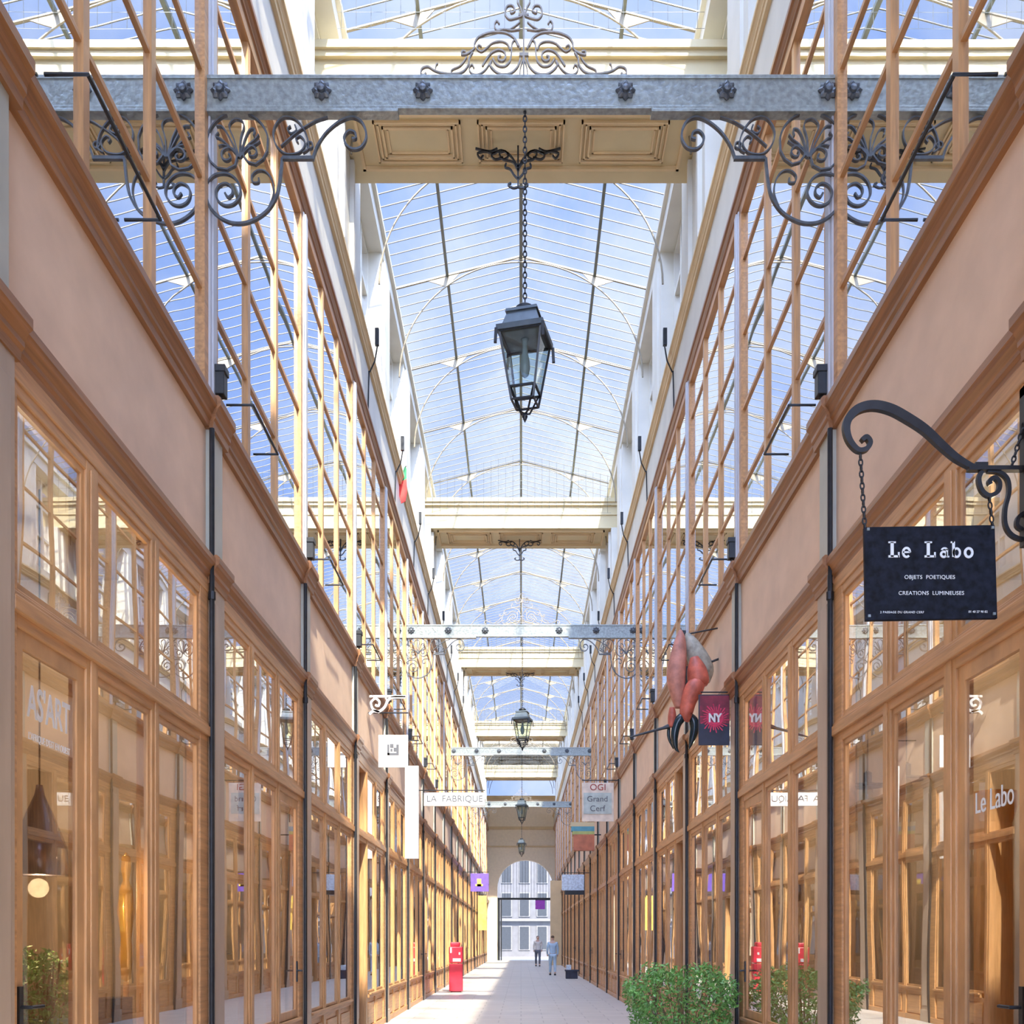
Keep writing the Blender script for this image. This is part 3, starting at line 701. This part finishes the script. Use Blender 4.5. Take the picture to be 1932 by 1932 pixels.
MB().tube([(2.44, y, Z(1306)), (X(1322), y, Z(1306))], .008).build('bracket', 'black', r)

# ---------------------------------------------------------------- red and grey sculpture with dark claws
y = 12.5; k = 1932/y; X = lambda p: (p-983)/k; Z = lambda p: CAMZ+(1775-p)/k
M['shell'] = mat('faded red shell', (.55, .13, .08), .5, var=.35, scale=9, bump=.3); M['shellg'] = mat('weathered grey shell', (.36, .34, .27), .6, var=.35, scale=12, bump=.4); M['claw'] = mat('dark claw', (.012, .03, .04), .2, var=.3); M['shellp'] = mat('pink brown wing', (.52, .22, .16), .55, var=.3, scale=10, bump=.3)
def blob(mb, pts, rs, yy=0, n=12, flat=1.0):
    base = len(mb.v); mb.tube([(X(p), y+yy, Z(q)) for p, q in pts], [r_/k for r_ in rs], n)
r = empty('claw_sculpture', (X(1305), y, Z(1190)), 'large red and grey crustacean shaped sculpture with dark claws hanging on the right wall', 'sculpture')
def sp(pts, rs, name, mt, yy=0):
    P2 = smooth_path([(p, q, r_) for (p, q), r_ in zip(pts, rs)], 5); m_ = MB()
    blob(m_, [(a, b) for a, b, c in P2], [c for a, b, c in P2], yy); return m_.build(name, mt, r, smooth=True)
sp([(1284, 1188), (1284, 1205), (1280, 1240), (1276, 1275), (1279, 1310), (1281, 1335)], [3, 10, 16, 18, 14, 7], 'wing', 'shellp', .02)
sp([(1298, 1190), (1305, 1205), (1318, 1235), (1330, 1262), (1334, 1285)], [3, 12, 20, 20, 8], 'back_shell', 'shellg', .10)
sp([(1310, 1240), (1314, 1262), (1318, 1286), (1318, 1291)], [8, 18, 20, 14], 'shoulder', 'shell', .0)
sp([(1318, 1288), (1308, 1302), (1298, 1325), (1294, 1350), (1302, 1356)], [14, 18, 15, 12, 8], 'forearm', 'shell', -.04)
sp([(1268, 1335), (1268, 1352), (1266, 1372)], [5, 8, 6], 'joint', 'shell', 0)
sp([(1296, 1348), (1284, 1356), (1276, 1370), (1272, 1392), (1275, 1412), (1281, 1420)], [6, 9, 8, 7, 4, .5], 'claw', 'claw', -.02)
sp([(1298, 1348), (1308, 1358), (1311, 1374), (1306, 1396), (1300, 1414)], [6, 9, 9, 6, .5], 'claw', 'claw', .02)
sp([(1263, 1370), (1263, 1390), (1272, 1412)], [3, 3, 1], 'claw', 'claw', .05)
MB().tube([(X(1262), y, Z(1370)), (X(1250), y, Z(1374)), (X(1188), y, Z(1391))], [.03, .018, .01], 6).build('feeler', 'black', r)
MB().tube([(2.44, y+.05, Z(1240)), (X(1340), y+.05, Z(1248)), (X(1318), y+.1, Z(1240))], .014).build('wall_bracket', 'black', r)
MB().tube([(X(1298), y+.1, Z(1192)), (2.44, y+.1, Z(1180))], .010).build('wall_bracket', 'black', r)

# flag
y = 20.2; k = 1932/y; X = lambda p: (p-983)/k; Z = lambda p: CAMZ+(1775-p)/k
M['fgreen'] = mat('flag green', (.01, .28, .10), .6); M['fred'] = mat('flag red', (.80, .05, .04), .6)
r = empty('flag', (X(748), y, Z(900)), 'small green and red flag hanging on the upper left wall', 'flag')
def cloth(pts, mt):
    m_ = MB(); m_.prism_y([(X(a), Z(b)) for a, b in pts], y-.01, y+.01); o = m_.build('cloth', mt, r); return o
cloth([(764, 880), (767, 884), (767, 904), (750, 912), (748, 902), (757, 896)], 'fgreen'); cloth([(750, 912), (767, 904), (768, 930), (765, 946), (757, 950), (752, 930)], 'fred')
MB().tube([(-2.40, y, Z(915)), (X(766), y, Z(879))], .012).build('pole', 'black', r)

# ---------------------------------------------------------------- things on the floor
y = 28.7; k = 1932/y; X = lambda p: (p-983)/k; Z = lambda p: CAMZ+(1775-p)/k
M['redbox'] = mat('red enamel', (.70, .03, .06), .4, var=.1)
r = empty('red_dispenser', (X(860), y, 0), 'red standing dispenser with white labels by the left shopfronts', 'dispenser')
MB().box(X(848), X(873), y-.15, y+.15, .03, .80).build('base', 'redbox', r, bevel=.02)
MB().box(X(848), X(873), y-.15, y+.15, .82, 1.28).box(X(850), X(868), y-.13, y+.13, 1.28, 1.40).build('head', 'redbox', r, bevel=.03)
MB().box(X(855), X(870), y-.16, y-.15, .86, .95).box(X(850), X(853), y-.16, y-.15, 1.1, 1.25).box(X(866), X(869), y-.16, y-.15, 1.05, 1.12).build('white_label', 'white', r)
MB().box(X(851), X(870), y-.12, y+.12, 0, .03).build('foot', 'black', r)
# shrubs
def shrub(name, loc, rx, ry, h0, h1, n, mt, label, pot, potm, group=None, ls=.03):
    r = empty(name, loc, label, 'plant', group); x0, y0, _ = loc
    m_ = MB(); rnd = random.Random(int(n))
    for i in range(n):
        for _t in range(20):
            a, b, c = rnd.uniform(-1, 1), rnd.uniform(-1, 1), rnd.uniform(-1, 1)
            d = (abs(a)**3+abs(b)**3+abs(c)**3)
            if .25 < d < 1.0+.25*math.sin(7*a+5*c): break
        p = Vector((x0+a*rx, y0+b*ry, (h0+h1)/2+c*(h1-h0)/2+.05*math.sin(9*a+4*b)))
        u = Vector((rnd.gauss(0, 1), rnd.gauss(0, 1), rnd.gauss(0, 1)+.4)).normalized(); v = u.orthogonal().normalized(); v.rotate(Matrix.Rotation(rnd.uniform(0, 6.28), 3, u)); s_ = ls*rnd.uniform(.6, 1.3)
        wv = u.cross(v)*.35*s_; b0 = len(m_.v)
        m_.v += [tuple(p-v*s_), tuple(p+wv), tuple(p+v*s_), tuple(p-wv)]; m_.f.append((b0, b0+1, b0+2, b0+3))
    m_.build('foliage', mt, r)
    st = MB()
    for i in range(26):
        a, b = rnd.uniform(-.85, .85), rnd.uniform(-.8, .8); t = Vector((x0+a*rx, y0+b*ry, rnd.uniform(h1-.35, h1-.02)))
        st.tube([(x0+a*rx*.3, y0+b*ry*.4, h0-.05), (x0+a*rx*.7, y0+b*ry*.7, (h0+h1)/2), tuple(t)], .006, 4)
    st.build('stem', 'stem', r)
    pot.build('planter', potm, r, bevel=.01)
    return r
M['stem'] = mat('brown twig', (.20, .13, .07), .7)
M['plz'] = mat('zinc planter', (.25, .24, .22), .5, var=.2)
shrub('potted_shrub', (1.74, 11.2, 0), .62, .42, .38, 1.16, 5200, 'leaf', 'bushy green shrub in a long planter at the right shopfront', MB().box(1.3, 2.24, 10.9, 11.5, 0, .42), 'plz')
M['pott'] = mat('glazed turquoise pot', (.16, .42, .36), .25, var=.15)
shrub('potted_plant', (-2.86, 6.15, 0), .17, .27, .86, 1.36, 2600, 'leaf', 'green bushy plant in a turquoise pot behind the door glass at the left', MB().lathe([(.0, 0), (.12, 0), (.15, .5), (.17, .98), (.15, .98), (.0, .9)], 20, (-2.84, 6.2, 0)), 'pott', ls=.02)

# ---------------------------------------------------------------- people
def skin_body(name, verts, edges, mt, parent, sub=2, root=0):
    me = bpy.data.meshes.new(name); me.from_pydata([v[:3] for v in verts], edges, []); o = bpy.data.objects.new(name, me); C.objects.link(o); o.parent = parent
    sk = o.modifiers.new('skin', 'SKIN'); 
    if not me.skin_vertices: 
        bm = bmesh.new(); bm.from_mesh(me); bm.verts.layers.skin.verify(); bm.to_mesh(me); bm.free()
    for i, v in enumerate(verts):
        sv = me.skin_vertices[0].data[i]; sv.radius = (v[3], v[4] if len(v) > 4 else v[3]); sv.use_root = (i == root)
    ss = o.modifiers.new('sub', 'SUBSURF'); ss.levels = sub; ss.render_levels = sub
    me.materials.append(M[mt]); return o
M['skinm'] = mat('skin', (.62, .40, .30), .5, var=.04); M['clothb'] = mat('light blue clothes', (.42, .56, .68), .7, var=.12); M['clothw'] = mat('pale grey clothes', (.66, .64, .60), .7, var=.12); M['hair'] = mat('brown hair', (.10, .06, .035), .6)
M['trous'] = mat('dark trousers', (.12, .14, .18), .7)
def person(x, y, h, rz, cl, tr, label, stride=.18):
    r = empty('person', (x, y, 0), label, 'person'); r.rotation_euler.z = rz; s_ = h/1.72
    V = [(0, 0, .93, .135, .10), (0, 0, 1.08, .125, .09), (0, -.01, 1.25, .15, .10), (0, 0, 1.40, .13, .08), (0, .01, 1.48, .055), (0, .015, 1.54, .055), (0, .02, 1.62, .085, .10), (0, .01, 1.69, .06),
         (-.09, 0, .86, .095), (-.10, stride*.5, .49, .062), (-.10, stride*.6, .10, .045), (-.10, stride*.6+.14, .03, .032),
         (.09, 0, .86, .095), (.10, -stride*.1, .50, .062), (.10, -stride, .12, .045), (.10, -stride+.13, .035, .032),
         (-.17, 0, 1.39, .06), (-.23, -.03, 1.13, .045), (-.22, .10, .90, .033), (-.21, .14, .82, .028),
         (.17, 0, 1.39, .06), (.23, .0, 1.13, .045), (.22, .03, .88, .033), (.21, .05, .80, .028)]
    V = [(v[0]*s_, v[1]*s_, v[2]*s_)+tuple(q*s_ for q in v[3:]) for v in V]
    E = [(0, 1), (1, 2), (2, 3), (3, 4), (4, 5), (5, 6), (6, 7), (0, 8), (8, 9), (9, 10), (10, 11), (0, 12), (12, 13), (13, 14), (14, 15), (3, 16), (16, 17), (17, 18), (18, 19), (3, 20), (20, 21), (21, 22), (22, 23)]
    skin_body('body', V, E, 'skinm', r)
    g = lambda idx, k_: [V[i][:3]+tuple(q*k_ for q in V[i][3:]) for i in idx]
    ti = [1, 0, 2, 3, 16, 17, 18, 20, 21, 22]; skin_body('shirt', g(ti, 1.28), [(0, 1), (0, 2), (2, 3), (3, 4), (4, 5), (5, 6), (3, 7), (7, 8), (8, 9)], cl, r)
    li = [0, 8, 9, 10, 12, 13, 14]; skin_body('trousers', g(li, 1.16), [(0, 1), (1, 2), (2, 3), (0, 4), (4, 5), (5, 6)], tr, r)
    hv = [(0, -.02, 1.60, .085, .09), (0, -.01, 1.68, .085, .09), (0, .0, 1.72, .05)]; skin_body('hair', [(a*s_, b*s_, c*s_)+tuple(q*s_ for q in e) for a, b, c, *e in hv], [(0, 1), (1, 2)], 'hair', r)
    f = MB()
    for sx in (-.03, .03): f.lathe([(0, -.008), (.008, 0), (0, .008)], 8, (0, 0, 0)) if 0 else f.box((sx-.008)*s_, (sx+.008)*s_, .118*s_, .126*s_, 1.615*s_, 1.625*s_)
    f.box(-.022*s_, .022*s_, .112*s_, .12*s_, 1.565*s_, 1.571*s_); o = f.build('face_mark', 'hair'); o.parent = r
    n_ = MB(); n_.v = [(-.012*s_, .115*s_, 1.585*s_), (.012*s_, .115*s_, 1.585*s_), (0, .14*s_, 1.588*s_), (0, .115*s_, 1.62*s_)]; n_.f = [(0, 1, 2), (0, 2, 3), (1, 3, 2), (0, 3, 1)]; o = n_.build('nose', 'skinm'); o.parent = r
    sh = MB()
    for i in (11, 15): a, b, c = V[i][:3]; sh.box(a-.045*s_, a+.045*s_, b-.17*s_, b+.06*s_, 0, .07*s_)
    o = sh.build('shoe', 'black'); o.parent = r; 
    bv = o.modifiers.new('bevel', 'BEVEL'); bv.width = .02
    return r
person(1.32, 42.8, 1.66, 0, 'clothb', 'clothb', 'person in light blue clothes walking away along the right shopfronts')
person(.95, 58.0, 1.72, PI, 'clothw', 'trous', 'person in pale clothes standing near the end arch')
# stool / bag by right wall
r = empty('shop_crate', (1.9, 39.0, 0), 'small dark blue crate on the floor at the foot of the right wall', 'crate')
MB().box(1.7, 2.15, 38.8, 39.2, 0, .34).box(1.67, 2.18, 38.77, 39.23, .28, .34).build('box', 'navy', r, bevel=.01)
MB().box(1.72, 1.9, 38.85, 39.1, .34, .52).build('parcel', 'palebl', r)
# ochre pier at the far right
tn += 1; struct(MB().box(2.0, 2.44, 66.5, 74.8, 0, 5.6).build('trim_%d' % tn, 'yellowp') if 0 else MB().box(1.75, 2.44, 60.5, 61.2, 0, 5.0).build('trim_%d' % tn, 'ochre'))

# ---------------------------------------------------------------- gate and street beyond the arch
M['streetw'] = mat('weathered window surround', (.16, .16, .155), .7)
M['greyglass'] = mat('grey window glass', (.03, .035, .04), .4)
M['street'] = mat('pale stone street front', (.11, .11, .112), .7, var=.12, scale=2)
r = empty('iron_gate', (.32, YEND+.3, 0), 'dark iron grille with vertical bars filling the end arch', 'gate')
g = MB()
for i in range(19):
    x = .32-1.95+i*.2166; zt = 5.34+2.0*math.sqrt(max(0, 1-((x-.32)/2.05)**2)); g.tube([(x, YEND+.3, 4.6), (x, YEND+.3, zt)], .016, 4)
g.build('bar', 'dkiron', r)
MB().box(-1.73, 2.37, YEND+.22, YEND+.38, 4.45, 4.6).box(-1.73, -1.55, YEND+.2, YEND+.4, 0, 4.5).build('lintel', 'black', r)
MB().box(-1.5, -1.42, YEND+.1, YEND+1.2, 0, 4.45).build('leaf', 'black', r)
b = empty('street_building', (0, 92, 0), 'pale stone building across the street seen through the end arch', 'building')
MB().box(-9, 9, 92, 93, 0, 9.4).build('wall', 'street', b)
w0 = None
for i in range(5):
    for j in range(3):
        x = -2.9+i*1.6; z = .6+j*3.0
        if w0 is None:
            w0 = MB().box(x-.5, x+.5, 91.9, 92, z, z+2.2).build('window', 'streetw', b); MB().box(x-.4, x+.4, 91.85, 91.9, z+.1, z+2.1).build('glass', 'greyglass', w0)
        else:
            c = copy_tree(w0, b); c.location = (i*1.6, 0, j*3.0)
MB().box(-9, 9, 91.6, 92, 3.2, 3.4).build('ledge', 'streetw', b)
M['violet'] = mat('violet sign', (.45, .08, .65), .5)
r = empty('violet_sign', (1.4, 74.9, 4.2), 'small violet sign beyond the gate, at the right of the arch', 'sign')
MB().box(1.05, 1.75, 74.85, 74.95, 3.75, 4.4).build('board', 'violet', r); MB().tube([(2.44, 74.9, 4.42), (1.05, 74.9, 4.42)], .02).build('bracket', 'black', r)

# ---------------------------------------------------------------- lettering on the shop glass
k0 = empty('glass_lettering', (-2.4235, 5.25, 2.7), 'white AS\'ART lettering on the door glass at the far left', 'lettering')
RL = (PI/2, 0, PI/2)
text("AS'ART", .225, 'white', k0, (-2.4235, 5.265, 2.615), RL, .001, xs=.66, thick=.004)
text("L'AFRIQUE D'EST EN OUEST", .052, 'white', k0, (-2.4235, 5.27, 2.45), RL, .001, xs=.72)
k1 = empty('window_lettering', (2.4235, 5.2, 2.2), 'pale Le Labo lettering on the door glass at the right', 'lettering')
text('Le Labo', .16, 'letter', k1, (2.4235, 5.25, 2.165), (PI/2, 0, -PI/2), .001, xs=.85)

# ---------------------------------------------------------------- things behind the glass
def pendant(x, y, z, label, mt, h=.34, rad=.17, ln=1.4, power=25):
    r = empty('pendant_lamp', (x, y, z), label, 'lamp')
    MB().lathe([(rad, 0), (rad*.72, h*.4), (rad*.35, h*.8), (.03, h), (.02, h+.06), (.0, h+.06)][::1], 20, (x, y, z)).build('shade', mt, r, smooth=True)
    MB().tube([(x, y, z+h+.03), (x, y, 4.25)], .006).build('cord', 'black', r)
    MB().lathe([(0, -.0), (.03, .03), (.035, .07), (.02, .12), (0, .13)], 12, (x, y, z-.0)).build('bulb', 'bulb', r, smooth=True)
    l = bpy.data.lights.new('bulb_light', 'POINT'); l.energy = power; l.color = (1, .66, .34); l.shadow_soft_size = .06
    lo = bpy.data.objects.new('bulb_light', l); C.objects.link(lo); lo.parent = r; lo.location = (0, 0, -.08)
M['shade'] = mat('grey violet metal shade', (.20, .19, .26), .18, .6, var=.1)
pendant(-3.0, 6.38, 1.85, 'grey violet cone pendant lamp behind the door glass at the left', 'shade', .50, .21, 1, 30)
pendant(-3.3, 9.9, 2.4, 'added dark pendant lamp lighting the second left shop', 'slate', .3, .18, 1, 30)  # this pendant and the next are added to light the second shops
pendant(3.3, 10.2, 2.5, 'added dark pendant lamp lighting the second right shop', 'slate', .3, .18, 1, 30)
def bulb_star(x, y, z, label):
    r = empty('bulb_pendant', (x, y, z), label, 'lamp', 'bare bulb pendants in the right window')
    m_ = MB().tube([(x, y, z+.22), (x, y, 4.25)], .005)
    m_.build('cord', 'black', r)
    m_ = MB().lathe([(.0, .22), (.03, .20), (.03, .13), (.11, .10), (.11, .09), (0, .1)], 14, (x, y, z)); m_.tube([(x-.16, y, z+.12), (x+.16, y, z+.12)], .006); m_.build('fitting', 'black', r)
    MB().lathe([(0, -.06), (.04, -.04), (.055, 0), (.045, .05), (.02, .1)], 14, (x, y, z)).build('bulb', 'frostg', r, smooth=True)
M['frostg'] = glass('bulb glass', 1.5, .15, (.9, .95, .9, 1))
bulb_star(2.6, 7.68, 2.50, 'bare glass bulb on a black cross fitting, first behind the glass past the right pilaster')
bulb_star(2.6, 6.91, 2.43, 'bare glass bulb on a black fitting, nearer one in the right window')
M['copper'] = mat('orange wooden column', (.72, .30, .06), .35, var=.2, scale=3, stretch=(6, 6, .5))
r = empty('orange_column', (3.05, 6.63, 0), 'glossy orange brown column behind the door glass at the right', 'column')
MB().lathe([(.0, 0), (.16, 0), (.16, .1), (.13, .14), (.12, 2.2), (.15, 2.3), (.15, 2.4), (0, 2.4)], 24, (3.05, 6.63, 0)).build('shaft', 'copper', r, smooth=False)
l = bpy.data.lights.new('bulb_light', 'POINT')
def add_fill_lamp(x, y, z, power, label):  # lamps added to brighten the shop interiors
    r = empty('fill_lamp', (x, y, z), label, 'lamp', 'added fill lamps on the shop ceilings')
    MB().lathe([(0, 0), (.05, 0), (.06, .1), (.03, .14), (0, .14)], 12, (x, y, z)).tube([(x, y, z+.12), (x, y, 4.25)], .008).build('housing', 'black', r)
    MB().lathe([(0, -.012), (.035, -.008), (.035, 0), (0, 0)], 12, (x, y, z)).build('bulb', 'bulb', r)
    l = bpy.data.lights.new('bulb_light', 'POINT'); l.energy = power; l.color = (1, .78, .55); l.shadow_soft_size = .05
    lo = bpy.data.objects.new('bulb_light', l); C.objects.link(lo); lo.parent = r; lo.location = (0, 0, -.06)
for i in range(6):
    for s in (-1, 1):
        add_fill_lamp(s*3.4, Y0+D*i+2.3, 3.6, 46, 'added small black fill lamp on the ceiling of the %s %s shop' % (ORD[i], 'left' if s < 0 else 'right'))
# shelves with jars and a golden bust on a stand
M['gold'] = mat('amber glazed figure', (.80, .42, .06), .22, .3, var=.15)
r = empty('amber_figure', (-2.8, 7.26, 0), 'slender amber figure on a stand in the second left pane', 'sculpture')
MB().lathe([(0, 0), (.12, 0), (.12, .04), (.02, .08), (.02, .53), (.0, .53)], 16, (-2.8, 7.26, .62)).build('stand', 'wood', r)
MB().lathe([(0, .8), (.03, .82), (.05, .98), (.035, 1.1), (.06, 1.3), (.045, 1.45), (.02, 1.52), (.035, 1.60), (.03, 1.68), (0, 1.72)], 18, (-2.8, 7.26, .35)).build('figure', 'gold', r, smooth=True)
MB().box(-3.1, -2.6, 6.65, 7.6, .55, .62).box(-3.1, -2.6, 6.65, 7.6, 0, .06).box(-3.1, -2.6, 6.65, 6.7, 0, .6).box(-3.1, -2.6, 7.55, 7.6, 0, .6).build('display_table', 'wood_v').__setitem__('label', 'low wooden display table under the amber figure')
bpy.data.objects['display_table']['category'] = 'table'
cols2 = ['copper', 'teal', 'brick', 'gold', 'navy', 'palebl', 'cream', 'grn']
nm2 = {'copper': 'orange', 'teal': 'teal', 'brick': 'brick red', 'gold': 'amber', 'navy': 'navy', 'palebl': 'pale blue', 'cream': 'cream', 'grn': 'olive'}
vi = 0
for i in range(4):
    for s in (-1, 1):
        y0 = Y0+D*i+.6
        sh = MB()
        for z in (.05, .9, 1.45, 2.0, 2.55): sh.box(s*4.62, s*4.98, y0, y0+2.5, z, z+.03)
        sh.box(s*4.62, s*4.98, y0-.03, y0, 0, 2.7).box(s*4.62, s*4.98, y0+2.5, y0+2.53, 0, 2.7)
        r = empty('shelf_unit', (s*4.8, y0, 0), 'wooden shelf unit against the back wall of the %s %s shop' % (ORD[i], 'left' if s < 0 else 'right'), 'shelf', 'shelf units in the shops'); sh.build('shelving', 'wood_v', r)
        rnd = random.Random(i*2+s)
        for z in ((.93, 1.48, 2.03) if i == 0 else ()):
            yy = y0+.15
            while yy < y0+2.35:
                mt = rnd.choice(cols2); h = rnd.uniform(.18, .42); q = rnd.uniform(.05, .1); vi += 1
                o = MB().lathe([(0, 0), (q*.7, 0), (q, h*.35), (q*.8, h*.7), (q*.35, h*.85), (q*.45, h), (0, h)], 12, (s*4.78, yy, z)).build('vase', mt, smooth=True)
                tag(o, '%s vase on the %s shelf of the %s %s shop' % (nm2[mt], {.93: 'low', 1.48: 'middle', 2.03: 'high'}[z], ORD[i], 'left' if s < 0 else 'right'), 'vase', '%s vases on the %s shelf, %s %s shop' % (nm2[mt], {.93: 'low', 1.48: 'middle', 2.03: 'high'}[z], ORD[i], 'left' if s < 0 else 'right'))
                yy += rnd.uniform(.25, .5)

o = MB().box(-2.86, -2.62, 6.72, 6.98, .62, .86).build('storage_box', 'cream'); tag(o, 'pale box on the low display table, under the navy box', 'box')
o = MB().box(-2.84, -2.64, 6.74, 6.96, .86, 1.06).build('storage_box', 'navy'); tag(o, 'small navy box stacked on the pale box behind the left window', 'box')
